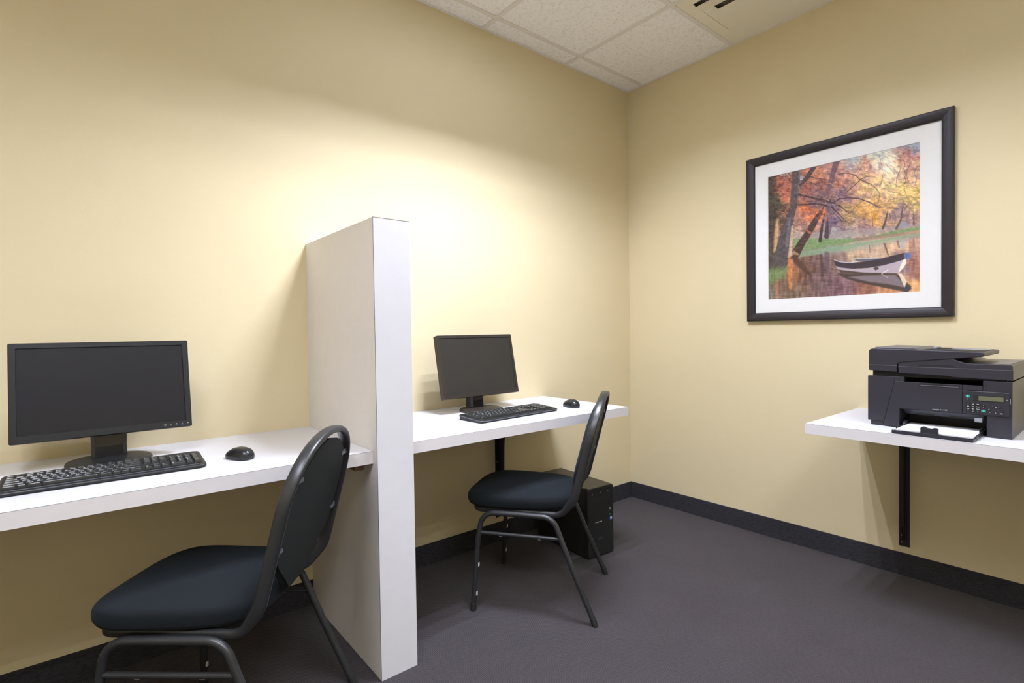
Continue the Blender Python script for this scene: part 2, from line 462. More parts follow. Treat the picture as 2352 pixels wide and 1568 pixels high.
# ------------------------------------------------------------------ keyboards
U = .01905
def key_rows():
    rows = []
    f = [('Esc', 0, 1)]+[('F%d' % (i+1), 2+i+(.5 if i > 3 else 0)+(.5 if i > 7 else 0), 1) for i in range(12)]
    f += [('PrS', 15.25, 1), ('ScL', 16.25, 1), ('Pau', 17.25, 1)]
    rows.append((5.25, f))
    r = [(c, i, 1) for i, c in enumerate('`1234567890-=')]+[('<--', 13, 2), ('Ins', 15.25, 1), ('Hm', 16.25, 1), ('PU', 17.25, 1), ('NL', 18.5, 1), ('/', 19.5, 1), ('*', 20.5, 1), ('-', 21.5, 1)]
    rows.append((4, r))
    r = [('Tab', 0, 1.5)]+[(c, 1.5+i, 1) for i, c in enumerate('QWERTYUIOP[]')]+[('\\', 13.5, 1.5), ('Del', 15.25, 1), ('End', 16.25, 1), ('PD', 17.25, 1), ('7', 18.5, 1), ('8', 19.5, 1), ('9', 20.5, 1)]
    rows.append((3, r))
    r = [('Caps', 0, 1.75)]+[(c, 1.75+i, 1) for i, c in enumerate("ASDFGHJKL;'")]+[('Enter', 12.75, 2.25), ('4', 18.5, 1), ('5', 19.5, 1), ('6', 20.5, 1)]
    rows.append((2, r))
    r = [('Shift', 0, 2.25)]+[(c, 2.25+i, 1) for i, c in enumerate('ZXCVBNM,./')]+[('Shift', 12.25, 2.75), ('^', 16.25, 1), ('1', 18.5, 1), ('2', 19.5, 1), ('3', 20.5, 1)]
    rows.append((1, r))
    r = [('Ctrl', 0, 1.5), ('', 1.5, 1), ('Alt', 2.5, 1.5), ('', 4, 6), ('Alt', 10, 1.5), ('', 11.5, 1), ('', 12.5, 1), ('Ctrl', 13.5, 1.5), ('<', 15.25, 1), ('v', 16.25, 1), ('>', 17.25, 1), ('0', 18.5, 2), ('.', 20.5, 1)]
    rows.append((0, r))
    return rows

def key_bm(w, h, lab, z0, z1, ys_):
    """one keycap with its printed legend; local origin = cap centre on the deck"""
    bm = NB()
    a, b = w/2-.0006, h/2-.0006
    tp = .0022
    loft(bm, [[(-a, -b, z0), (a, -b, z0), (a, b, z0), (-a, b, z0)],
              [(-a+tp*.8, -b+tp*.7, z1-.0012), (a-tp*.8, -b+tp*.7, z1-.0012), (a-tp*.8, b-tp*1.2, z1-.0012), (-a+tp*.8, b-tp*1.2, z1-.0012)],
              [(-a+tp*1.1, -b+tp*1.1, z1), (a-tp*1.1, -b+tp*1.1, z1), (a-tp*1.1, b-tp*1.5, z1), (-a+tp*1.1, b-tp*1.5, z1)]])
    if lab:
        s = .0088 if len(lab) == 1 else .0046
        put_text(bm, lab, s, lambda x, y: (-a+tp*1.3+x, b-tp*1.8-s*.42+y, z1+.00012), mi=1)
    return bm

def keyboard(label, loc, rotz, w, d, bodymat, rim, lip, group, slope=.011, zf=.011):
    t = thing('computer_keyboard', label, 'keyboard', loc, rotz, group)
    # body: rounded outline wedge with a raised rim and a front lip; local x 0-centred, y front -d/2
    def zt(y): return zf+slope*(y+d/2)/d
    bm = NB()
    def rg(ins, dz, flat=None, r=.016):
        return [(p[0], p[1], (zt(p[1])+dz) if flat is None else flat) for p in rounded_rect(w-2*ins, d-2*ins, r, 5)]
    loft(bm, [rg(.004, 0, .0006), rg(.0, 0, .004), rg(0, -.003), rg(.0015, -.0006), rg(.004, 0, r=.013)], caps=True)
    obj('keyboard_body', bm, bodymat, t, smooth=False, bevel=.0005)
    if rim:
        bm = NB(); pts = [Vector((p[0], p[1], zt(p[1])-.0040)) for p in rounded_rect(w+.0006, d+.0006, .016, 6)]; pts.append(pts[0])
        sweep(bm, pts, .0014, .0014, up=Vector((0, 0, 1)), n=8, caps=False)
        obj('rim', bm, M['kb_rim'], t, smooth=True)
    kw = 22.5*U; kd = 6.25*U
    x0 = -kw/2; y0 = -d/2+lip
    # sunken key well plate
    bm = NB()
    for a, b in ((-.3, 15.1), (15.15, 18.35), (18.4, 22.6)):
        lo = (x0+a*U, y0-.002); hi = (x0+b*U, y0+kd+.003)
        v = [bm.verts.new(p) for p in ((lo[0], lo[1], zt(lo[1])+.0002), (hi[0], lo[1], zt(lo[1])+.0002), (hi[0], hi[1], zt(hi[1])+.0002), (lo[0], hi[1], zt(hi[1])+.0002))]
        v2 = [bm.verts.new((q.co.x, q.co.y, q.co.z+.0008)) for q in v]
        bm.faces.new(v2)
        for i in range(4): bm.faces.new((v[i], v[(i+1) % 4], v2[(i+1) % 4], v2[i]))
    obj('key_well', bm, M['rubber'], t)
    sl = math.atan(slope/d)
    for r, row in key_rows():
        yc = y0+(r+.5)*U*(.985)
        ht = .0078 if r < 5 else .0066
        for lab, kx, kwid in row:
            xc = x0+(kx+kwid/2)*U
            o = obj('key', key_bm(kwid*U-.0014, U-.0016, lab, .0006, ht, 1), [M['key'], M['legend']], t, loc=(xc, yc, zt(yc)), rot=(sl*(.6 if r > 1 else 1.6), 0, 0))
    # tall keypad keys
    for r, lab in ((2, '+'), (0, 'En')):
        yc = y0+(r+1)*U*.985
        obj('key', key_bm(U-.0014, 2*U-.0016, lab, .0006, .0078, 1), [M['key'], M['legend']], t, loc=(x0+22*U, yc, zt(yc)), rot=(sl, 0, 0))
    if not rim:
        bm = NB()
        box(bm, (-w/2+.02, -d/2+.0105, zt(-d/2)+.0002), (w/2-.02, -d/2+.0130, zt(-d/2)+.0022))
        obj('palm_ridge', bm, M['kb_rim'], t, bevel=.0006)
    return t

keyboard('black full-size keyboard with white key letters on the left desk in front of the monitor', (-2.8145, -.3930, D1Z), R(-1.0), .452, .168, M['black_plastic'], False, .026, 'desktop keyboards')
keyboard('black keyboard with glossy grey rim on the right desk in front of the brownish monitor', (-1.3740, -.3990, D2Z), R(3.6), .474, .158, M['black_plastic'], True, .020, 'desktop keyboards', zf=.012)

# ------------------------------------------------------------------ mice
def mouse(label, loc, rotz, L, W, Ht, group):
    t = thing('computer_mouse', label, 'computer mouse', loc, rotz, group)
    n = 40; rings = []
    prof = [(.90, .0008), (.97, .003), (1.0, .009), (.985, .015), (.93, .021), (.83, .0265), (.68, .031), (.48, .0345), (.25, .0365), (.05, .0370)]
    for s, z in prof:
        rg = []
        for k in range(n):
            a = 2*PI*k/n; ca, sa = math.cos(a), math.sin(a)
            x = W/2*s*math.copysign(abs(ca)**.85, ca); y = L/2*s*math.copysign(abs(sa)**.9, sa)
            waist = 1-.10*math.exp(-((y/L)*4)**2)
            yy = y-(1-s)*L*.10                      # crown sits toward the palm end
            zz = z*(Ht/.037)
            zz *= 1-.30*max(0, yy/(L/2))**1.5*(s < .99)
            rg.append((x*waist, yy, max(zz, .0008)))
        rings.append(rg)
    bm = NB(); loft(bm, rings)
    obj('shell', bm, M['satin_black'], t, smooth=True)
    bm = NB(); cyl(bm, (-.0035, L*.24, Ht*.62), (.0035, L*.24, Ht*.62), .0085, 20)
    obj('scroll_wheel', bm, M['rubber'], t, smooth=False)
    return t
mouse('black mouse on the left desk, right of the full-size keyboard', (-2.492, -.425, D1Z), R(25), .104, .062, .037, 'desktop mice')
mouse('black mouse near the free right end of the desk by the corner', (-1.003, -.420, D2Z), R(-8), .104, .064, .040, 'desktop mice')

# ------------------------------------------------------------------ stacking chair
def chair(label, loc, rotz, group):
    t = thing('stacking_chair', label, 'chair', loc, rotz, group)
    # local: +y forward, x lateral
    RT = .0108
    for s in (-1, 1):
        X = lambda z: s*(.205+.018*(1-z/.40))
        # the inverted-U side frame, split at the middle of its top rail into front and rear leg
        fr = fillet([(X(.004), .247, .004), (X(.29), .226, .29), (X(.395), .208, .400), (X(.400), .05, .401)], [0, 0, .062, 0], 10)
        # merge nearly straight vertices
        bm = NB(); sweep(bm, fr, RT, n=16); lf = obj('leg', bm, M['chair_metal'], t, smooth=True)
        rr = fillet([(X(.004), -.247, .004), (X(.219), -.155, .219), (X(.385), -.083, .400), (X(.400), .05, .401)], [0, 0, .062, 0], 10)
        bm = NB(); sweep(bm, rr, RT, n=16); lr = obj('leg', bm, M['chair_metal'], t, smooth=True)
        for yy, par, dy in ((.247, lf, -.003), (-.247, lr, .012)):
            bm = NB(); sweep(bm, [(X(0), yy, .0005), (X(.004), yy+dy*.1, .005), (X(.03), yy+dy*.8, .030)], .0122, n=16)
            obj('foot_glide', bm, M['rubber'], par, smooth=True)
        for zz, yy in ((.188, .2240), (.070, .2320)):
            bm = NB(); box(bm, (X(zz)-.005, yy-.0035, zz-.008), (X(zz)+.005, yy+.0045, zz+.008)); obj('bumper', bm, M['bumper'], lf, bevel=.0015)
        bm = NB(); sweep(bm, [(X(.318), .218, .318), (X(.318), -.110, .318)], .0075, n=12)
        st = obj('stretcher', bm, M['chair_metal'], t, smooth=True)
        for yy in (.13, -.03):
            bm = NB(); box(bm, (X(.318)-.003, yy-.006, .3085), (X(.318)+.003, yy+.006, .312)); obj('bumper', bm, M['printer_grey'], st)
    # cross braces under the seat
    for yy, zz in ((.14, .404), (-.03, .404)):
        bm = NB(); sweep(bm, [(-.185, yy, zz-.003), (.185, yy, zz-.003)], .007, up=Vector((0, 1, 0)), n=10); obj('cross_bar', bm, M['chair_metal'], t, smooth=True)
    # back hoop: from under the seat, up, round arch, down again
    def hy(z): return -.192-.275*(z-.574)
    HW = .200; zs = .700; ztop = .868
    left = fillet([(-.095, .262, .402), (-HW+.030, .250, .402), (-HW+.018, -.112, .402), (-HW, -.168, .475), (-HW, hy(zs), zs)], [0, .04, .06, .10, 0], 10)
    arch = []
    for k in range(1, 32):
        a = PI-PI*k/32
        z = zs+(ztop-zs)*math.sin(a)**.92; arch.append(Vector((HW*math.copysign(abs(math.cos(a))**.92, math.cos(a)), hy(z), z)))
    right = [Vector((-p.x, p.y, p.z)) for p in left[::-1]]
    path = left+arch+right
    # oval section: wide front-to-back, thin sideways. 'up' stays normal to the hoop plane
    bm = NB(); rings = []; n = 18
    for i, p in enumerate(path):
        tt = (path[min(i+1, len(path)-1)]-path[max(i-1, 0)]).normalized()
        side = Vector((1, 0, 0)) if p.z < zs else Vector((math.cos(math.atan2(p.z-zs, p.x)), 0, math.sin(math.atan2(p.z-zs, p.x))))
        if p.x < 0 and p.z < zs: side = -Vector((1, 0, 0))
        side = (side-tt*side.dot(tt)).normalized(); nn = tt.cross(side).normalized()
        f = 1 if p.z > .46 else .72+.28*max(0, (p.z-.41)/.05)
        rg = []
        for k in range(n):
            a = 2*PI*k/n; ca, sa = math.cos(a), math.sin(a)
            rg.append(p+side*.0095*math.copysign(abs(ca)**.7, ca)+nn*.0165*f*math.copysign(abs(sa)**.7, sa))
        rings.append(rg)
    loft(bm, rings)
    hoop = obj('back_frame', bm, M['chair_metal'], t, smooth=True)
    # upholstered back pad (shield outline, narrowing at the bottom)
    def pad_half(z):
        top, bot = .844, .452
        if z > zs: return .176*math.sqrt(max(0, 1-((z-zs)/(top-zs))**2.0))
        if z > .575: return .176
        k = max(0, min(1, (z-bot)/(.575-bot)))
        return .045+.131*(k*.75+.25*k*k*(3-2*k))
    zz_ = [.8455, .843, .836, .825, .81, .79, .765, .735, .70, .66, .62, .58, .555, .53, .505, .48, .465, .456, .452]
    def pad(y_off0, y_off1, bulge, m, nm, scale=1.0, par=t):
        bm = NB(); front = []; back = []
        nx = 16
        for z in zz_:
            hw = pad_half(z)*scale+.0005
            fr_, bk = [], []
            for k in range(nx+1):
                u = -1+2*k/nx; x = hw*u
                e = max(0, 1-abs(u)**4); v = max(0, 1-abs((z-.645)/.2055)**5)
                fr_.append(bm.verts.new((x, hy(z)+y_off0+bulge*(e*v)**.6, z)))
                bk.append(bm.verts.new((x, hy(z)+y_off1, z)))
            front.append(fr_); back.append(bk)
        for g in (front, back):
            for a, b in zip(g[:-1], g[1:]):
                for k in range(nx): bm.faces.new((a[k], a[k+1], b[k+1], b[k]))
        for k in (0, nx):
            for i in range(len(zz_)-1): bm.faces.new((front[i][k], front[i+1][k], back[i+1][k], back[i][k]))
        for i in (0, len(zz_)-1):
            for k in range(nx): bm.faces.new((front[i][k], front[i][k+1], back[i][k+1], back[i][k]))
        return obj(nm, bm, m, par, smooth=(nm == 'backrest'))
    pd = pad(.004, -.004, .032, M['fabric'], 'backrest', 1.0)
    pad(-.0042, -.0085, 0, M['vinyl'], 'back_panel', .985, pd)
    for s in (-1, 1):
        for z in (.770, .600):
            hw = pad_half(z); ho = min(.194, HW*math.sqrt(max(0, 1-max(0, (z-zs)/(ztop-zs))**2))-.003)
            bm = NB(); box(bm, (min(s*(hw-.018), s*ho), hy(z)-.0105, z-.004), (max(s*(hw-.018), s*ho), hy(z)-.0068, z+.010))
            obj('clip', bm, M['kb_rim'], pd, bevel=.001)
    # seat cushion: rounded trapezoid with domed top
    def outline(ins, n=72):
        pts = []
        for k in range(n):
            a = 2*PI*k/n; ca, sa = math.cos(a), math.sin(a); ex = 3.6
            y = .222*math.copysign(abs(sa)**(2/ex), sa)
            hw = .212-(.030*(.5-y/.444))-ins
            x = hw*math.copysign(abs(ca)**(2/ex), ca)
            pts.append((x, (y*(1-ins/.222))+.082))
        return pts
    rings = []
    for ins, z in ((.050, .4135), (.018, .4135), (.008, .418), (.002, .4195), (-.003, .430), (-.004, .449), (-.002, .460), (.003, .4665), (.010, .4700), (.026, .4730), (.055, .4770), (.10, .4810), (.13, .4825), (.155, .4832)):
        rings.append([(x, y, z-.010*max(0, (y-.20)/.10)**2*(z > .43)) for x, y in outline(ins)])
    bm = NB(); loft(bm, rings)
    seat = obj('seat', bm, M['fabric'], t, smooth=True)
    bm = NB()
    loft(bm, [[(x, y, z) for x, y in outline(i)] for i, z in ((.030, .3985), (.024, .402), (.022, .4133))])
    obj('seat_pan', bm, M['rubber'], seat)
    return t
chair('black stacking chair with rounded back, nearest, pulled up to the left desk', (-2.547, -.616, 0), R(139.0-90), 'black stacking chairs')
chair('black stacking chair at the right desk, computer tower behind it', (-1.3345, -.5628, 0), R(125.45-90), 'black stacking chairs')

# ------------------------------------------------------------------ computer tower
tz = .352
t = thing('computer_tower', 'black computer tower standing on the carpet under the right desk', 'computer', (-.866, -.297, 0), R(-3.5))
w, d = .180, .400
obj('case', B((-w/2+.002, -d/2+.030, .008), (w/2-.002, d/2, tz-.002)), M['tower'], t, bevel=.003)
bm = NB()
fp = rounded_rect(w, tz-.004, .014, 4)
loft(bm, [[(p[0], -d/2+.0300, p[1]+tz/2+.002) for p in fp], [(p[0], -d/2+.004, p[1]+tz/2+.002) for p in fp], [(p[0]*.975, -d/2, p[1]*.985+tz/2+.002) for p in fp]])
fr = obj('front_bezel', bm, M['tower_front'], t, bevel=.002)
yf = -d/2
for z in (.288, .262, .188): obj('seam', B((-w/2+.006, yf-.0003, z), (w/2-.006, yf+.001, z+.0016)), M['rubber'], t)
for x in (-.060, -.004, .048):
    bm = NB(); cyl(bm, (x, yf-.0014, .322), (x, yf+.001, .322), .0044, 18); obj('button', bm, M['kb_rim'], t, smooth=False)
bm = NB(); cyl(bm, (.062, yf-.0014, .229), (.062, yf+.001, .229), .0038, 14); obj('audio_jack', bm, M['silver'], t)
obj('port', B((.0575, yf-.0006, .207), (.0665, yf+.001, .220)), M['rubber'], t)
bm = NB(); cyl(bm, (.062, yf-.0014, .200), (.062, yf+.001, .200), .0034, 14); obj('audio_jack', bm, M['green'], t)
st = obj('sticker', B((.062, yf-.0010, .172), (.078, yf+.0005, .188)), M['sticker'], t)
bm = NB()
for i in range(2):
    for j in range(2): box(bm, (.0652+i*.0050, yf-.0013, .1752+j*.0050), (.0694+i*.0050, yf-.0010, .1794+j*.0050))
obj('sticker_mark', bm, M['legend'], st)
bm = NB(); cyl(bm, (-.0385, yf-.0006, .1772), (-.0385, yf, .1772), .0026, 12); obj('badge', bm, M['amber'], t)
bm = NB()
for k, (a, hgt) in enumerate(((0, .0052), (.0055, .0038), (.011, .0038), (.0165, .0038), (.022, .0038), (.0275, .0038), (.033, .0038))):
    box(bm, (-.032+a, yf-.0006, .1752), (-.0280+a, yf, .1752+hgt))
obj('badge', bm, M['silver'], t)
bm = NB()
n = 24; rings = [[(-.004+r*.013*math.cos(2*PI*k/n), yy, .092+r*.0060*math.sin(2*PI*k/n)) for k in range(n)] for r, yy in ((1, yf+.0005), (1, yf-.0006), (.8, yf-.0006), (.8, yf-.0001))]
loft(bm, rings, caps=False); obj('badge', bm, M['kb_rim'], t)
for x, y in ((-.07, -.16), (.07, -.16), (-.07, .17), (.07, .17)):
    bm = NB(); cyl(bm, (x, y, .0003), (x, y, .009), .010, 14); obj('foot', bm, M['rubber'], t)

# ------------------------------------------------------------------ printer
PX = -.450; PYL = -1.5225
# local x: 0..0.42 to the viewer's right, y: 0 front .. + back, z up
t = thing('office_printer', 'charcoal multifunction laser printer with document feeder on the wall shelf', 'printer', (PX, PYL, SZ), -PI/2)
PM = M['printer']
W_, D_ = .4200, .385
bm = NB()
box(bm, (.0, .0, .0195), (.105, D_, .1950)); box(bm, (.0095, .004, .0006), (.105, D_-.01, .0195))
box(bm, (.105, 0, .0735), (.355, .11, .1700)); box(bm, (.105, .13, .0006), (.355, D_, .1700))
box(bm, (.105, .25, .170), (.355, D_, .1950)); box(bm, (.345, 0, .170), (.355, .25, .1950)); box(bm, (.105, 0, .170), (.118, .25, .195))
box(bm, (.355, 0, .0006), (W_, D_, .1950))
box(bm, (.105, -.0005+.02, .0006), (.355, .13, .0025))
obj('body', bm, PM, t, bevel=.0016)
bm = NB(); box(bm, (.106, .12, .0026), (.354, .1295, .0734)); box(bm, (.106, .003, .0730), (.354, .118, .07345))
obj('tray_cavity', bm, M['printer_dark'], t)
# front door with slanted left seam
bm = NB(); prism(bm, [(.0915, .1775), (.290, .1775), (.290, .0765), (.104, .0765), (.104, .004), (.052, .004)], -.0028, -.0003)
dr = obj('front_door', bm, PM, t, bevel=.0008)
bm = NB(); prism(bm, [(.0888, .190), (.0908, .190), (.0510, .004), (.0490, .004)], -.0008, -.0002)
obj('door_seam', bm, M['printer_dark'], dr)
obj('door_lip', B((.292, -.0028, .1600), (.344, -.0003, .1775)), PM, dr, bevel=.0008)
bm = NB(); box(bm, (.166, -.0034, .1655), (.222, -.0027, .1770)); box(bm, (.2245, -.0034, .1640), (.284, -.0027, .1755))
obj('handle_recess_shade', bm, M['printer_dark'], dr)  # flat dark plates on the door, the hollow's shade is in their colour
obj('handle_edge', B((.170, -.0045, .1678), (.280, -.0033, .1690)), M['printer_grey'], dr)
obj('name_badge', B((.2045, -.0031, .0785), (.2560, -.0028, .0850)), PM, dr)
bm = NB(); put_text(bm, 'LaserJet Pro MFP', .0062, lambda x, y: (.2055+x, -.0033, .0818+y)); obj('name_lettering', bm, M['silver'], dr)
# sloped lip over the paper slot
bm = NB(); loft(bm, [[(x, 0.0, .0735), (x, .012, .0735), (x, .030, .056), (x, .026, .054)] for x in (.118, .345)])
lp = obj('slot_lip', bm, M['printer'], t)
bm = NB(); box(bm, (.155, .019, .0535), (.205, .028, .0605)); box(bm, (.250, .019, .0535), (.302, .028, .0605)); obj('slot_notch', bm, M['printer_dark'], lp)
# output cavity
bm = NB(); box(bm, (.1185, .002, .1702), (.3445, .2495, .1712)); box(bm, (.1185, .2485, .1712), (.3445, .2498, .200)); obj('output_bin', bm, M['printer_dark'], t)
# neck between body and scanner
obj('scanner_neck', B((.014, .012, .1951), (.405, D_-.02, .2150)), M['printer_dark'], t)
bm = NB()
prism(bm, [(.101, .2105), (.255, .206), (.262, .203), (.4215, .1995), (.4215, .2300), (.4200, .2505), (.4150, .2530), (.300, .2540), (.262, .2690), (.100, .2560)], -.002, D_-.012)
sc = obj('scanner_bed', bm, PM, t, bevel=.0022)
obj('scanner_seam', B((.100, -.0026, .2345), (.4216, -.0018, .2352)), M['printer_grey'], sc)
bm = NB(); prism(bm, [(.158, .2385), (.172, .2455), (.262, .2455), (.275, .2385)], -.0027, -.0019); obj('grip_recess_shade', bm, M['printer_dark'], sc)  # shade of the grip hollow painted as a flat dark plate
bm = NB(); box(bm, (.290, .02, .2532), (.412, D_-.03, .2542)); obj('lid_top', bm, M['printer_top'], sc)  # lighter plate, the wall's reflection on the lid put into its colour
bm = NB()
arc = [(.0970, .2130), (.0975, .2300)]+[(.0975+.018*(1-math.cos(a)), .2400+.0120*math.sin(a)) for a in [PI/2*k/6 for k in range(7)]]
prism(bm, [(.0040, .2170)]+arc+[(.345, .2790), (.3490, .2830), (.3485, .2925), (.3450, .2945), (.195, .2990), (.0200, .3030), (.0100, .3010), (.0040, .2940)], -.0045, .285)
ad = obj('document_feeder', bm, PM, t, bevel=.0025)
obj('feeder_ridge', B((.0037, -.0052, .2375), (.0975, -.0040, .2384)), M['printer_grey'], ad)
bm = NB(); prism(bm, [(.016, .3025), (.160, .2995), (.150, .3060), (.026, .3085)], .006, .272)
obj('feeder_cover', bm, M['printer_top'], ad, bevel=.0015)
bm = NB(); prism(bm, [(.178, .3000), (.338, .2951), (.338, .2958), (.178, .3007)], .012, .268); obj('feeder_tray', bm, M['printer_dark'], ad)
bm = NB(); prism(bm, [(.235, .2995), (.334, .2962), (.334, .2972), (.235, .3010)], .13, .25); obj('tray_insert', bm, M['printer_grey'], ad)
obj('paper_guide', B((.186, .10, .3005), (.198, .16, .3075)), M['printer_grey'], ad, bevel=.001)
# control panel
cp = obj('control_panel', B((.2915, -.0050, .0780), (.4130, -.0003, .1580)), PM, t, bevel=.0012)
obj('panel_ridge', B((.2925, -.0056, .1566), (.4120, -.0046, .1574)), M['printer_grey'], cp)
obj('display_bezel', B((.3210, -.0060, .1235), (.4010, -.0049, .1455)), M['printer_dark'], cp, bevel=.0008)
obj('display', B((.3345, -.0064, .1270), (.3985, -.0059, .1420)), M['lcd'], cp)
def btn(x, z, w, h, m, nm='button'): return obj(nm, B((x-w/2, -.0068, z-h/2), (x+w/2, -.0049, z+h/2)), m, cp, bevel=.0006)
def lab(s, x, z, size, m='legend', y=-.0070, par=None):
    bm = NB(); put_text(bm, s, size, lambda a, b: (x+a, y, z+b), align='CENTER'); return obj('button_mark', bm, M[m], par or cp)
g = btn(.3055, .1390, .0110, .0095, M['green']); lab('F', .3055, .1390, .006, par=g)
bm = NB(); cyl(bm, (.3055, -.0056, .1290), (.3055, -.0049, .1290), .0013, 10); obj('status_light', bm, M['legend'], cp)
for r in range(4):
    for c in range(3):
        x = .3065+c*.0132; z = .1125-r*.0085
        k = btn(x, z, .0112, .0066, M['printer_dark'])
        lab(('1', '2ab', '3de', '4gh', '5jk', '6mn', '7pq', '8tu', '9wx', '*', '0', '#')[r*3+c], x, z, .0046, par=k)
for x, z, s in ((.3475, .1120, 'x'), (.3475, .1040, 'o'), (.3620, .0975, 'C'), (.3640, .0880, 'n'), (.3790, .0870, '2'), (.3930, .0860, 'OK'), (.3700, .1080, '<'), (.3790, .1080, 'ok'), (.3870, .1080, '>'), (.3960, .0960, '-')):
    k = btn(x, z, .0074, .0056, M['printer_dark']); lab(s, x, z, .0050, par=k)
g = btn(.3475, .0905, .0120, .0085, M['green']); lab('=', .3475, .0905, .006, par=g)
bm = NB(); cyl(bm, (.4070, -.0056, .1330), (.4070, -.0049, .1330), .0024, 14); obj('power_button', bm, M['printer_grey'], cp)
obj('side_label', B((.4138, -.0006, .1210), (.4152, -.0001, .1375)), M['legend'], t)
# paper tray
bm = NB(); box(bm, (.118, -.150, .0012), (.344, .110, .0100)); box(bm, (.118, -.150, .010), (.344, -.1455, .0135)); box(bm, (.118, -.100, .010), (.1205, .1, .0165)); box(bm, (.3415, -.100, .010), (.344, .1, .0165))
tr = obj('paper_tray', bm, PM, t, bevel=.0012)
bm = NB(); prism(bm, [(.2010, .0105), (.2500, .0105), (.2500, .0300), (.2440, .0340), (.2360, .0330), (.2330, .0300), (.2180, .0310), (.2150, .0345), (.2060, .0350), (.2010, .0310)], -.1452, -.128)
obj('paper_stop', bm, PM, tr, bevel=.0015)
for x in (.1215, .3400):
    obj('side_guide', B((x, -.03, .0165), (x+.0014, .04, .0290)), M['printer'], tr)
obj('release_tab', B((.3240, -.0060, .0500), (.3440, .001, .0640)), M['printer_grey'], t, bevel=.001)
bm = NB()
for k in range(7):
    dx = random.uniform(-.0006, .0006); box(bm, (.1240+dx, -.1270+random.uniform(-.001, .001), .0172+k*.0006), (.3395+dx, .075, .0172+k*.0006+.00052))
bmesh.ops.transform(bm, matrix=Matrix.Translation((PX, PYL, SZ)) @ Matrix.Rotation(-PI/2, 4, 'Z') @ Matrix.Translation((0, 0, -.0070)), verts=bm.verts)
tag(obj('paper_stack', bm, M['paper']), 'stack of blank white paper lying in the open printer tray', 'paper')

# ------------------------------------------------------------------ framed picture
YA, YB, ZA, ZB = -.8188, -1.7080, 1.1696, 2.0526
FW, FH = YA-YB, ZB-ZA
t = thing('framed_picture', 'framed autumn lake print with moored rowing boat on the right wall', 'picture', (0, YA, ZA), -PI/2)
# local x 0..FW, y 0 = wall, -y toward the room, z 0..FH
def frame_profile():
    return [(0, 0), (0, -.0205), (.0015, -.0228), (.005, -.0240), (.012, -.0243), (.020, -.0236), (.028, -.0220), (.035, -.0200), (.0395, -.0182), (.0420, -.0160), (.0435, -.0125), (.0435, -.006), (.0435, 0)]
bm = NB(); rings = []
pf = frame_profile()
for cx, cz, sx, sz in ((0, 0, 1, 1), (FW, 0, -1, 1), (FW, FH, -1, -1), (0, FH, 1, -1)):
    rings.append([bm.verts.new((cx+sx*a, b, cz+sz*a)) for a, b in pf])
for i in range(4):
    A, B2 = rings[i], rings[(i+1) % 4]
    for k in range(len(pf)):
        j = (k+1) % len(pf); bm.faces.new((A[k], A[j], B2[j], B2[k]))
obj('frame', bm, M['frame'], t)
IW = .0437
# mat board with a window
PU0, PU1 = .1115, .7706; PV0, PV1 = .1130, .7690
bm = NB(); yb = -.0075
def quadring(o_, i_, y):
    vo = [bm.verts.new((a, y, b)) for a, b in o_]; vi = [bm.verts.new((a, y, b)) for a, b in i_]
    for k in range(4): bm.faces.new((vo[k], vo[(k+1) % 4], vi[(k+1) % 4], vi[k]))
    return vo, vi
OUT = [(IW, IW), (FW-IW, IW), (FW-IW, FH-IW), (IW, FH-IW)]
INN = [(PU0, PV0), (PU1, PV0), (PU1, PV1), (PU0, PV1)]
vo, vi = quadring(OUT, INN, yb)
vb = [bm.verts.new((a+(.0015 if k in (0, 3) else -.0015), yb+.0018, b+(.0015 if k in (0, 1) else -.0015))) for k, (a, b) in enumerate(INN)]
for k in range(4): bm.faces.new((vi[k], vi[(k+1) % 4], vb[(k+1) % 4], vb[k]))
obj('mat_board', bm, M['mat_board'], t)
bm = NB()
v = [bm.verts.new(p) for p in ((IW-.002, -.0102, IW-.002), (FW-IW+.002, -.0102, IW-.002), (FW-IW+.002, -.0102, FH-IW+.002), (IW-.002, -.0102, FH-IW+.002))]
bm.faces.new(v)
obj('glass', bm, M['glass'], t)

# --- the printed scene, painted on a fine grid of the print's own mesh
PN = 470
def srgb(c):
    c = np.asarray(c, float)/255
    return np.where(c <= .04045, c/12.92, ((c+.055)/1.055)**2.4)
def homog(src, dst):
    A = []; b = []
    for (x, y), (u_, v_) in zip(src, dst):
        A += [[x, y, 1, 0, 0, 0, -u_*x, -u_*y], [0, 0, 0, x, y, 1, -v_*x, -v_*y]]; b += [u_, v_]
    return np.append(np.linalg.solve(np.array(A, float), np.array(b, float)), 1).reshape(3, 3)
# sketch coordinates: the print drawn in perspective on a 1650 x 1568 sheet, un-skewed to the print's own unit square
HG = homog([(0, 0), (1, 0), (1, 1), (0, 1)], [(107, 1524), (1542, 1440), (1536, 14), (92, 366)])
uu_, vv_ = np.meshgrid(np.linspace(0, 1, PN), np.linspace(0, 1, PN))
ww = HG[2, 0]*uu_+HG[2, 1]*vv_+1
X = (HG[0, 0]*uu_+HG[0, 1]*vv_+HG[0, 2])/ww; Y = (HG[1, 0]*uu_+HG[1, 1]*vv_+HG[1, 2])/ww
rng = np.random.RandomState(5)
def vnoise(sx, sy, X=X, Y=Y):
    g = rng.rand(int(1800/sy)+4, int(1900/sx)+4)
    x = X/sx+.5; y = Y/sy+.5; xi = np.floor(x).astype(int); yi = np.floor(y).astype(int)
    fx = x-xi; fy = y-yi; fx = fx*fx*(3-2*fx); fy = fy*fy*(3-2*fy)
    xi = np.clip(xi, 0, g.shape[1]-2); yi = np.clip(yi, 0, g.shape[0]-2)
    return (g[yi, xi]*(1-fx)+g[yi, xi+1]*fx)*(1-fy)+(g[yi+1, xi]*(1-fx)+g[yi+1, xi+1]*fx)*fy
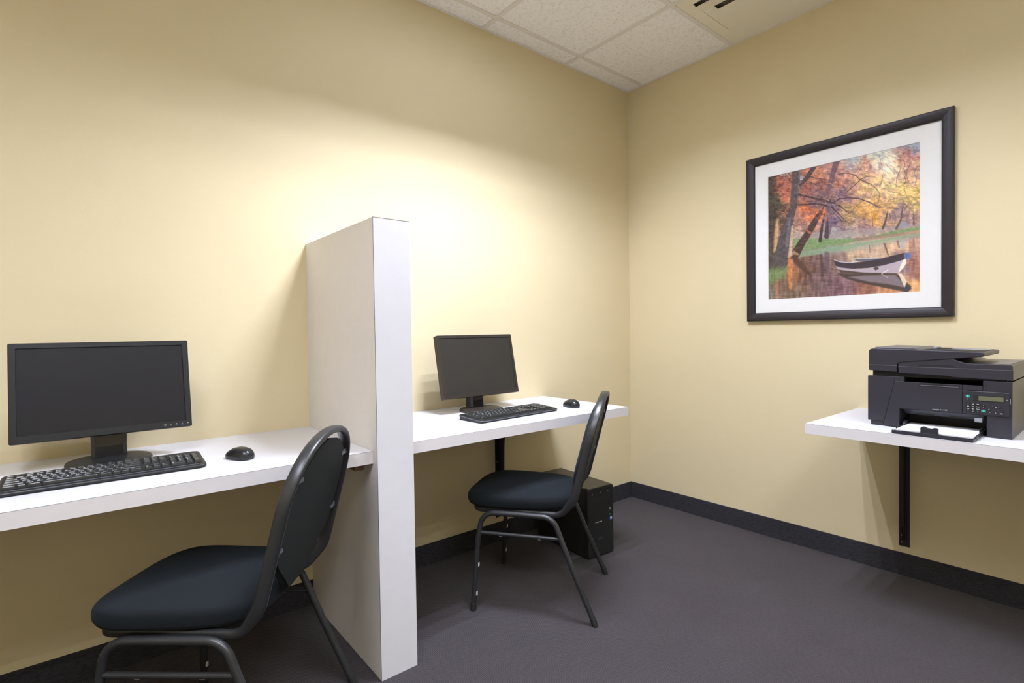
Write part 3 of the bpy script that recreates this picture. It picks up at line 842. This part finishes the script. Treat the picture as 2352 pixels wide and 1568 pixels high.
seeds = [(120,420,95,65,50),(200,450,158,82,62),(250,520,172,88,62),(450,480,150,80,65),(550,350,192,118,86),(600,450,150,90,80),(750,300,190,130,115),
(800,420,190,115,85),(900,200,180,175,175),(1000,260,210,155,130),(1100,130,200,200,185),(1200,250,240,222,195),(1300,330,240,208,165),(1400,250,200,140,120),
(1480,60,150,155,170),(1480,150,175,110,105),(1500,300,205,165,130),(1000,450,228,180,115),(1200,450,232,195,130),(1400,520,228,192,105),(1500,580,210,178,95),
(800,500,150,110,120),(900,480,180,130,110),(650,560,120,85,85),(500,570,140,95,90),(450,700,205,105,60),(580,720,205,108,60),(420,790,150,100,85),(700,760,110,85,115),
(850,700,175,135,90),(950,680,210,155,80),(1080,720,220,155,70),(1200,650,195,150,95),(1300,720,150,118,122),(1450,720,165,128,115),(1000,830,150,112,110),
(400,870,180,150,130),(150,600,75,62,42),(130,800,70,54,44),(230,850,120,90,70),(700,910,150,140,142),(900,890,165,145,145),(1300,790,195,150,108),
(1100,980,200,168,142),(900,1060,195,162,125),(800,1110,140,108,98),(600,1150,122,90,85),(1300,1010,208,168,130),(1500,1000,178,130,110),(1500,1200,155,100,85),
(1500,1380,228,168,108),(1350,1160,150,115,122),(600,1350,112,80,82),(450,1200,110,74,58),(800,1420,122,84,92),(1000,1430,155,100,78),(1250,1440,195,132,88),
(250,1400,122,95,75),(150,1300,105,118,68),(180,1220,118,135,90),(120,1470,120,105,92),(320,1250,150,92,55)]
col = np.zeros((PN, PN, 3)); wt = np.zeros((PN, PN))
wx = X+(vnoise(60, 60)-.5)*110; wy = Y+(vnoise(60, 60)-.5)*110
for x, y, r_, g_, b_ in seeds:
    w_ = 1/(((wx-x)**2+(wy-y)**2)/900.+1)**2.2
    col += w_[..., None]*np.array([r_, g_, b_]); wt += w_
col /= wt[..., None]
horizon = 1100-(X-380)*(200/1150.)      # water line on the sheet
fol = (Y < horizon-60)
# leaf clumps
n1 = vnoise(34, 20)-.5; n2 = .5*(vnoise(15, 8)-.5)+.5*(vnoise(9, 7)-.5); n3 = vnoise(90, 50)-.5
leaf = (n1*.75+n2*1.1+n3*.5+(vnoise(22, 12, X+Y*.6, Y-X*.35+700)-.5)*.6)
amp = np.where(fol, 60, 12)
col += (leaf*amp)[..., None]*np.array([1.15, .95, .75])
pur = vnoise(45, 30); k_ = np.clip((pur-.62)*4, 0, 1)*fol*.45
col = col*(1-k_[..., None])+np.array([125, 92, 112])*k_[..., None]
# ripples and reflections
wat = (Y > horizon)
rp = (vnoise(26, 90)-.5)*34+(vnoise(60, 7)-.5)*26+(vnoise(12, 60)-.5)*22
col += (rp*wat)[..., None]
def ss(d, w_): return np.clip(.5-d/w_, 0, 1)
def seg_d(pts, widths):
    best = np.full(X.shape, 1e9)
    for (x0, y0), (x1, y1), w0, w1 in zip(pts[:-1], pts[1:], widths[:-1], widths[1:]):
        dx, dy = x1-x0, y1-y0; t_ = np.clip(((X-x0)*dx+(Y-y0)*dy)/(dx*dx+dy*dy+1e-9), 0, 1)
        best = np.minimum(best, np.hypot(X-x0-t_*dx, Y-y0-t_*dy)-(w0+(w1-w0)*t_)/2)
    return best
def stroke(pts, wd_, c, a=1., soft=5., tex=12):
    global col
    if not isinstance(wd_, (list, tuple)): wd_ = [wd_]*len(pts)
    m_ = ss(seg_d(pts, wd_), soft)*a
    cc = np.array(c)+((n2*tex*1.6+n1*tex)[..., None])
    col = col*(1-m_[..., None])+cc*m_[..., None]
def poly(pts, c, a=1., soft=5., tex=6):
    global col
    d = np.full(X.shape, 1e9); ins = np.zeros(X.shape, bool)
    for (x0, y0), (x1, y1) in zip(pts, pts[1:]+pts[:1]):
        dx, dy = x1-x0, y1-y0; t_ = np.clip(((X-x0)*dx+(Y-y0)*dy)/(dx*dx+dy*dy+1e-9), 0, 1)
        d = np.minimum(d, np.hypot(X-x0-t_*dx, Y-y0-t_*dy))
        cond = ((y0 > Y) != (y1 > Y)) & (X < (x1-x0)*(Y-y0)/((y1-y0)+1e-9)+x0)
        ins ^= cond
    m_ = ss(np.where(ins, -d, d), soft)*a
    cc = np.array(c)+((n2*tex*1.6)[..., None])
    col = col*(1-m_[..., None])+cc*m_[..., None]
# sky glimpses
for x, y, rx, ry, c in ((270, 345, 45, 32, (185, 200, 220)), (402, 380, 26, 34, (190, 205, 225)), (880, 190, 80, 22, (165, 195, 200)), (1130, 105, 60, 24, (205, 225, 210)), (1500, 45, 60, 26, (150, 165, 190)), (1225, 300, 40, 120, (245, 235, 215))):
    m_ = np.exp(-(((X-x)/rx)**2+((Y-y)/ry)**2))*np.clip(.6+n2*2.4, 0, 1)
    col = col*(1-m_[..., None])+np.array(c)*m_[..., None]
# banks
poly([(340,900),(560,880),(900,862),(1540,790),(1540,840),(1300,870),(1000,910),(640,960),(340,980)], (160,142,140), .75, 14, 14)
poly([(340,945),(560,940),(740,945),(1000,930),(1300,860),(1540,818),(1540,850),(1300,895),(1060,935),(900,975),(640,1020),(420,1060),(340,1030)], (118,146,90), .95, 10, 26)
poly([(900,935),(1300,890),(1420,880),(1330,915),(1050,955),(900,965)], (150,112,100), .7, 10, 14)
poly([(390,1065),(620,1030),(900,985),(1150,945),(1540,880),(1540,905),(1280,950),(1000,1005),(820,1050),(600,1085),(400,1118)], (128,158,125), .85, 14, 12)
poly([(560,1085),(860,1035),(1100,985),(1540,905),(1540,925),(1150,1005),(900,1060),(640,1105)], (150,150,140), .6, 14, 8)
# far trunks
for p_, w_, c in (([(1226,680),(1218,715),(1203,775),(1182,838)], [3,16,19,24], (82,66,72)), ([(1368,620),(1360,690),(1348,765),(1308,840)], [3,14,18,26], (92,76,84)), ([(1466,670),(1470,720),(1474,806)], [3,12,18], (110,80,80)), ([(1245,700),(1250,745)], 9, (110,90,92)), ([(1080,740),(1085,820)], 12, (130,95,80))):
    stroke(p_, w_, c, .9, 6)
poly([(1345,800),(1362,770),(1395,772),(1410,798),(1410,828),(1340,832)], (140,140,165), .85, 8)
stroke([(1432,742),(1448,742)], 14, (225,215,205), .8, 6)
for x in range(370, 480, 22): stroke([(x, 780), (x+3, 850)], 7, (120, 92, 92), .5, 6)
for x in (1290, 1330, 1400, 1430, 1500): stroke([(x, 650), (x+2, 800)], 6, (135, 108, 112), .45, 6)
# violet backlit trunk, thin trunks
stroke([(742,205),(715,300),(690,400),(655,510)], [58,48,44,40], (104,76,92), .9, 8)
stroke([(690,640),(680,780),(655,920)], [95,70,44], (108,82,106), .85, 14, 20)
stroke([(660,740),(656,820),(650,920)], [4,24,44], (72,52,62), .9, 6)
stroke([(632,700),(620,760),(605,850),(590,962)], [4,18,23,30], (66,48,52), 1, 5)
# left dark trunk and glowing bark
stroke([(110,380),(120,700),(135,1000),(150,1190)], [70,90,100,120], (74,58,48), .85, 26, 22)
stroke([(190,770),(182,900),(168,1060)], [26,44,30], (205,158,112), .85, 18, 26)
stroke([(150,560),(190,640)], [60,80], (70,68,44), .6, 30, 20)
# main grey trunk
stroke([(362,295),(355,450),(338,640),(285,820),(250,980),(215,1170)], [82,78,66,84,108,140], (84,72,74), 1, 7, 22)
stroke([(395,300),(385,450),(372,600)], [12,12,10], (120,110,118), .6, 8)
stroke([(300,760),(290,900),(275,1010)], [26,30,30], (128,118,132), .5, 16, 22)
stroke([(530,268),(470,360),(408,440)], [44,38,30], (78,62,64), 1, 6)
stroke([(328,830),(320,960),(312,1090)], [20,26,34], (212,172,140), .75, 12, 22)
# leaning trunk
stroke([(625,640),(598,690),(540,780),(480,890),(420,980),(365,1080)], [6,34,56,60,66,80], (74,50,44), 1, 6, 22)
for a_, b_, w_ in ((560,690,34),(600,672,40),(585,728,30),(622,742,26),(545,742,22),(640,700,24),(600,790,14)):
    stroke([(a_, b_), (a_+26, b_+12), (a_+34, b_+32)], [w_*.5, w_*.7, 4], (205,112,62), .62, 16, 46)
stroke([(470,870),(500,890)], 22, (190,98,62), .8, 10, 30)
stroke([(300,1110),(345,1075),(385,1090)], [30,34,20], (198,158,122), .7, 14)
# boughs
BR = (62, 44, 52)
stroke([(385,530),(470,548),(600,580),(700,604),(790,645),(872,712)], [18,17,15,14,10,5], BR, .95, 5)
stroke([(385,628),(470,622),(560,612),(690,640),(770,715),(835,780)], [15,14,16,13,8,4], BR, .95, 5)
stroke([(560,600),(700,625)], [20,14], (128,108,120), .7, 8)
stroke([(710,605),(770,568),(850,556),(950,562),(1060,600),(1140,640),(1185,638)], [10,11,10,10,9,8,6], (74,50,64), .95, 5)
stroke([(755,335),(840,325),(915,340),(960,385),(1060,425),(1120,470),(1150,520),(1140,580)], [6,7,8,9,7,6,5,3], BR, .8, 5)
stroke([(960,390),(920,430),(860,480),(800,540)], [8,7,6,3], BR, .75, 5)
stroke([(965,385),(1020,355),(1090,352),(1120,370)], [7,6,5,3], BR, .75, 5)
stroke([(460,350),(540,375),(640,385)], [10,8,5], BR, .7, 5); stroke([(450,400),(520,425),(580,455)], [9,7,4], BR, .7, 5)
stroke([(870,705),(910,650),(980,590)], [5,4,3], BR, .6, 5); stroke([(720,700),(790,770),(900,800)], [8,6,3], BR, .7, 5)
for q in range(46):
    x0 = rng.uniform(420, 1500); y0 = rng.uniform(150, 700); a_ = rng.uniform(-1.2, 1.2)
    pts = [(x0, y0)]
    for _ in range(4):
        a_ += rng.uniform(-.5, .5); l_ = rng.uniform(22, 48)
        pts.append((pts[-1][0]+l_*math.cos(a_), pts[-1][1]+l_*math.sin(a_)))
    stroke(pts, [5, 5, 4, 3, 2], (92, 62, 66), rng.uniform(.35, .7), 5)
for q in range(150):
    x0 = rng.uniform(180, 1500); y0 = rng.uniform(200, 760)
    if y0 < 360-(x0-92)*.25: continue
    a_ = rng.uniform(-.6, .9); l_ = rng.uniform(14, 34)
    c_ = [(226, 178, 128), (208, 138, 90), (120, 82, 86), (236, 205, 150), (150, 96, 70)][rng.randint(5)]
    if x0 < 640 and c_[0] > 220: c_ = (205, 120, 80)
    stroke([(x0, y0), (x0+l_*math.cos(a_), y0+l_*math.sin(a_)), (x0+1.9*l_*math.cos(a_+.4), y0+1.9*l_*math.sin(a_+.4))], [5, 6, 3], c_, .5, 5)
for x0, y0 in ((1375,200),(1380,350),(1350,260),(1440,220),(1500,250)):
    pts = [(x0, y0)]
    for _ in range(5): pts.append((pts[-1][0]+rng.uniform(-22, 22), pts[-1][1]+38))
    stroke(pts, [7, 6, 5, 5, 4, 3], (105, 72, 78), .75, 5)
# water: reflected trunks, bank weeds, orange glow
stroke([(345,1130),(420,1200),(505,1290)], [60,52,30], (76,52,42), .85, 16)
stroke([(600,1100),(610,1200),(615,1290)], [26,28,22], (82,56,58), .8, 12)
stroke([(655,1085),(665,1240)], [46,40], (98,76,92), .7, 16)
stroke([(1195,985),(1215,1040),(1232,1090)], [16,18,14], (100,76,78), .8, 8)
stroke([(1320,960),(1335,1020)], [18,16], (112,90,98), .8, 8); stroke([(1375,960),(1370,1015)], [40,36], (165,170,195), .7, 12)
stroke([(1055,1000),(1060,1070)], 12, (130,100,95), .7, 8); stroke([(1470,940),(1475,1010)], 14, (130,92,88), .7, 8)
stroke([(318,1150),(312,1260),(318,1400)], [46,46,36], (205,120,62), .9, 16, 40)
stroke([(190,1340),(195,1500)], [30,30], (188,120,84), .7, 16, 30)
poly([(92,1230),(190,1210),(300,1215),(260,1300),(150,1350),(92,1370)], (116,140,78), .6, 40, 30)
# the rowing boat and its reflection
poly([(755,1262),(1000,1272),(1330,1275),(1452,1385),(1410,1440),(1290,1415),(1050,1370),(900,1335),(800,1300)], (66,52,46), .9, 12)
poly([(860,1300),(1010,1285),(1300,1275),(1350,1330),(1395,1396),(1240,1365),(1060,1345)], (138,122,132), .8, 14)
poly([(1328,1262),(1360,1262),(1412,1340),(1388,1396)], (222,205,180), .95, 6)
poly([(1365,1400),(1440,1380),(1455,1405),(1415,1442)], (62,60,80), .9, 10)
poly([(735,1195),(860,1222),(1000,1222),(1200,1185),(1395,1122),(1375,1180),(1330,1262),(1180,1262),(1000,1256),(850,1240),(765,1228)], (176,158,172), 1, 5, 10)
poly([(760,1232),(1000,1256),(1320,1262),(1320,1275),(1000,1275),(790,1258)], (70,58,48), .9, 6)
poly([(723,1142),(760,1160),(880,1168),(1000,1155),(1180,1120),(1380,1070),(1438,1088),(1405,1125),(1290,1160),(1180,1190),(1040,1214),(900,1222),(790,1212),(735,1195)], (62,50,58), 1, 5)
poly([(918,1128),(1180,1116),(1150,1132),(1000,1152),(935,1150)], (92,92,112), .9, 5)
stroke([(725,1140),(790,1160),(880,1166),(945,1155)], 6, (190,205,228), .95, 4); stroke([(915,1128),(1050,1126),(1180,1118)], 5, (195,205,225), .95, 4)
poly([(1396,1118),(1408,1162),(1375,1215),(1328,1260),(1350,1190),(1372,1140)], (236,222,198), 1, 5)
poly([(1378,1082),(1398,1068),(1425,1066),(1446,1078),(1452,1098),(1440,1122),(1412,1132),(1385,1120)], (88,104,168), .95, 12, 22)
poly([(1092,1212),(1130,1202),(1148,1222),(1112,1236)], (70,56,50), .95, 4)
stroke([(1175,1265),(1232,1230)], 7, (228,222,215), .9, 4); stroke([(1170,1270),(1232,1305)], 6, (196,186,182), .85, 4)
gr = col.mean(-1, keepdims=True); col = gr+(col-gr)*.86
col = np.clip((col-118)*1.06+128, 24, 250)
lin = srgb(col)
lum = lin.mean(-1, keepdims=True); lin = (lin*.93+lum*.05+.003)*np.array([1.02, 1.02, .95])
bm = NB()
me = bpy.data.meshes.new('print')
xs_ = PU0-.003+(PU1-PU0+.006)*np.linspace(0, 1, PN); zs_ = PV0-.003+(PV1-PV0+.006)*np.linspace(0, 1, PN)
co_ = np.zeros((PN*PN, 3)); gx, gz = np.meshgrid(xs_, zs_); co_[:, 0] = gx.ravel(); co_[:, 2] = gz.ravel(); co_[:, 1] = -.0052
i_, j_ = np.meshgrid(np.arange(PN-1), np.arange(PN-1)); a0 = (j_*PN+i_).ravel()
fc = np.stack([a0, a0+1, a0+PN+1, a0+PN], 1)
me.vertices.add(PN*PN); me.vertices.foreach_set('co', co_.ravel())
me.loops.add(fc.size); me.loops.foreach_set('vertex_index', fc.ravel().astype(np.int32))
me.polygons.add(len(fc)); me.polygons.foreach_set('loop_start', (np.arange(len(fc))*4).astype(np.int32))
me.polygons.foreach_set('loop_total', np.full(len(fc), 4, np.int32))
me.update(calc_edges=True)
ca_ = me.color_attributes.new('ink', 'FLOAT_COLOR', 'POINT')
ca_.data.foreach_set('color', np.concatenate([lin.reshape(-1, 3), np.ones((PN*PN, 1))], 1).astype(np.float32).ravel())
mp_, nt_, b_ = new_mat('printed_scene'); at_ = nt_.nodes.new('ShaderNodeVertexColor'); at_.layer_name = 'ink'
nt_.links.new(at_.outputs['Color'], b_.inputs['Base Color']); b_.inputs['Roughness'].default_value = .6; b_.inputs['Specular IOR Level'].default_value = .3
me.materials.append(mp_)
po = bpy.data.objects.new('print', me); C.objects.link(po); po.parent = t
bm.free()


# ------------------------------------------------------------------ ceiling vent
vx0, vx1 = GX0+.0135, -.0110; vy0, vy1 = GY0-2*T+.0135, GY0-T-.0135
t = thing('ceiling_vent', 'cream square air diffuser with stepped louvres in the suspended ceiling', 'vent', ((vx0+vx1)/2, (vy0+vy1)/2, H))
ox, oy = (vx0+vx1)/2, (vy0+vy1)/2
S0 = (-.5130-ox, -.4900-ox); S1 = (-.4160-ox, -.3900-ox)
ya, yb_ = -.800-oy, -(-.800-oy); yc, yd = -.860-oy, -(-.860-oy)
lo, hi = min(ya, yb_), max(ya, yb_); lo2, hi2 = min(yc, yd), max(yc, yd)
X0, X1, Y0, Y1 = vx0-ox, vx1-ox, vy0-oy, vy1-oy
bm = NB(); z0, z1 = .0005, .004
box(bm, (X0, Y0, z0), (S0[0], Y1, z1)); box(bm, (S0[0], Y0, z0), (X1, lo, z1)); box(bm, (S0[0], hi, z0), (X1, Y1, z1))
obj('frame_plate', bm, M['vent'], t)
bm = NB()   # first louvre, tilted
def louvre(bm, xa, xb, y0, y1, za, zb):
    v = [bm.verts.new(p) for p in ((xa, y0, za), (xb, y0, zb), (xb, y1, zb), (xa, y1, za))]
    v2 = [bm.verts.new((q.co.x, q.co.y, q.co.z+.0012)) for q in v]
    bm.faces.new(v[::-1]); bm.faces.new(v2)
    for i in range(4): bm.faces.new((v[i], v[(i+1) % 4], v2[(i+1) % 4], v2[i]))
louvre(bm, S0[1], S1[0], lo+.001, hi-.001, -.006, .002); louvre(bm, S1[0], .45*X1, lo+.001, lo2-.001, .002, .0015); louvre(bm, S1[0], .45*X1, hi2+.001, hi-.001, .002, .0015)
obj('louvre', bm, M['vent'], t)
bm = NB(); louvre(bm, S1[1], .45*X1, lo2+.001, hi2-.001, -.006, .0005)
obj('louvre', bm, M['vent'], t)
bm = NB(); box(bm, (.45*X1, lo, z0), (X1, hi, z1)); obj('blank_plate', bm, M['vent'], t)
bm = NB(); box(bm, (X0, Y0, .030), (X1, Y1, .034)); box(bm, (X0, Y0, .004), (X0+.002, Y1, .030)); box(bm, (X0, Y0, .004), (X1, Y0+.002, .03)); box(bm, (X0, Y1-.002, .004), (X1, Y1, .03))
obj('duct_box', bm, M['duct'], t)

# ------------------------------------------------------------------ ceiling lights (recessed troffers), those behind the viewer added as fill
def troffer(x0, x1, y0, y1, label, power, col, lamp_z=.090):
    """three-lamp louvred troffer; the lamps run along the longer side"""
    along_x = (x1-x0) > (y1-y0)
    t = thing('ceiling_light', label, 'ceiling light', ((x0+x1)/2, (y0+y1)/2, H), 0 if along_x else PI/2, 'recessed ceiling lights')
    hx = max(x1-x0, y1-y0)/2-.014; hy_ = min(x1-x0, y1-y0)/2-.014
    bm = NB()
    box(bm, (-hx, -hy_, .115), (hx, hy_, .119))
    for a in (-1, 1):
        box(bm, (min(a*hx, a*(hx-.002)), -hy_, .0045), (max(a*hx, a*(hx-.002)), hy_, .115)); box(bm, (-hx, min(a*hy_, a*(hy_-.002)), .0045), (hx, max(a*hy_, a*(hy_-.002)), .115))
    obj('housing', bm, M['lamp'], t)
    bm = NB(); nx = max(3, round(hx*2/.2))
    for k in range(1, nx):
        x = -hx+2*hx*k/nx; box(bm, (x-.001, -hy_+.003, .005), (x+.001, hy_-.003, .074))
    for k in (1, 2):
        y = -hy_+2*hy_*k/3; box(bm, (-hx+.003, y-.0015, .0045), (hx-.003, y+.0015, .0745))
    obj('louvre', bm, M['lamp'], t)
    for k in range(3):
        y = -hy_+2*hy_*(k+.5)/3
        bm = NB(); cyl(bm, (-hx+.02, y, lamp_z+.016), (hx-.02, y, lamp_z+.016), .0125, 12)
        tb = obj('lamp_tube', bm, M['tube'], t, smooth=True)
        ld = bpy.data.lights.new('troffer_lamp', 'AREA'); ld.shape = 'RECTANGLE'; ld.size = 2*hx-.06; ld.size_y = .030
        ld.energy = power/3; ld.color = col
        lo_ = bpy.data.objects.new('lamp_light', ld); C.objects.link(lo_); lo_.parent = t; lo_.location = (0, y, lamp_z)
    return t
troffer(*LIGHTS[0], 'recessed louvred ceiling light over the two desks', 70, (.93, .99, 1.20))
troffer(*LIGHTS[1], 'recessed louvred ceiling light over the printer shelf side', 11, (.95, .99, 1.14))
troffer(*LIGHTS[2], 'added fill light in a louvred ceiling housing behind the viewer, away from the desks', 50, (.95, .99, 1.14))  # unseen, added to fill the desk fronts and partition side
troffer(*LIGHTS[3], 'added fill light in a louvred ceiling housing nearest the back wall, lamps parallel to that wall', 42, (.97, .99, 1.08))  # unseen, added for ambient bounce on ceiling and upper walls

# ------------------------------------------------------------------ camera, world, view
yaw, pitch, roll, fpx = .8833, -.0206, -.0142, 1203.41
f = Vector((math.cos(pitch)*math.cos(yaw), math.cos(pitch)*math.sin(yaw), math.sin(pitch)))
r = Vector((math.sin(yaw), -math.cos(yaw), 0)); u = r.cross(f)
c_, s_ = math.cos(roll), math.sin(roll)
rr, uu = c_*r+s_*u, -s_*r+c_*u
mx = Matrix((rr, uu, -f)).transposed().to_4x4(); mx.translation = Vector((-2.8666, -2.2344, 1.1366))
cam = bpy.data.cameras.new('camera'); cam.sensor_width = 36; cam.lens = 36*fpx/2352; cam.clip_start = .02
co = bpy.data.objects.new('camera', cam); C.objects.link(co); co.matrix_world = mx
SC.camera = co
wd = bpy.data.worlds.new('world'); SC.world = wd; wd.use_nodes = True
wd.node_tree.nodes['Background'].inputs[0].default_value = (.90, .95, 1, 1); wd.node_tree.nodes['Background'].inputs[1].default_value = 0
SC.view_settings.view_transform = 'Standard'; SC.view_settings.look = 'None'; SC.view_settings.gamma = 1
SC.view_settings.exposure = 0.30; SC.view_settings.use_curve_mapping = False
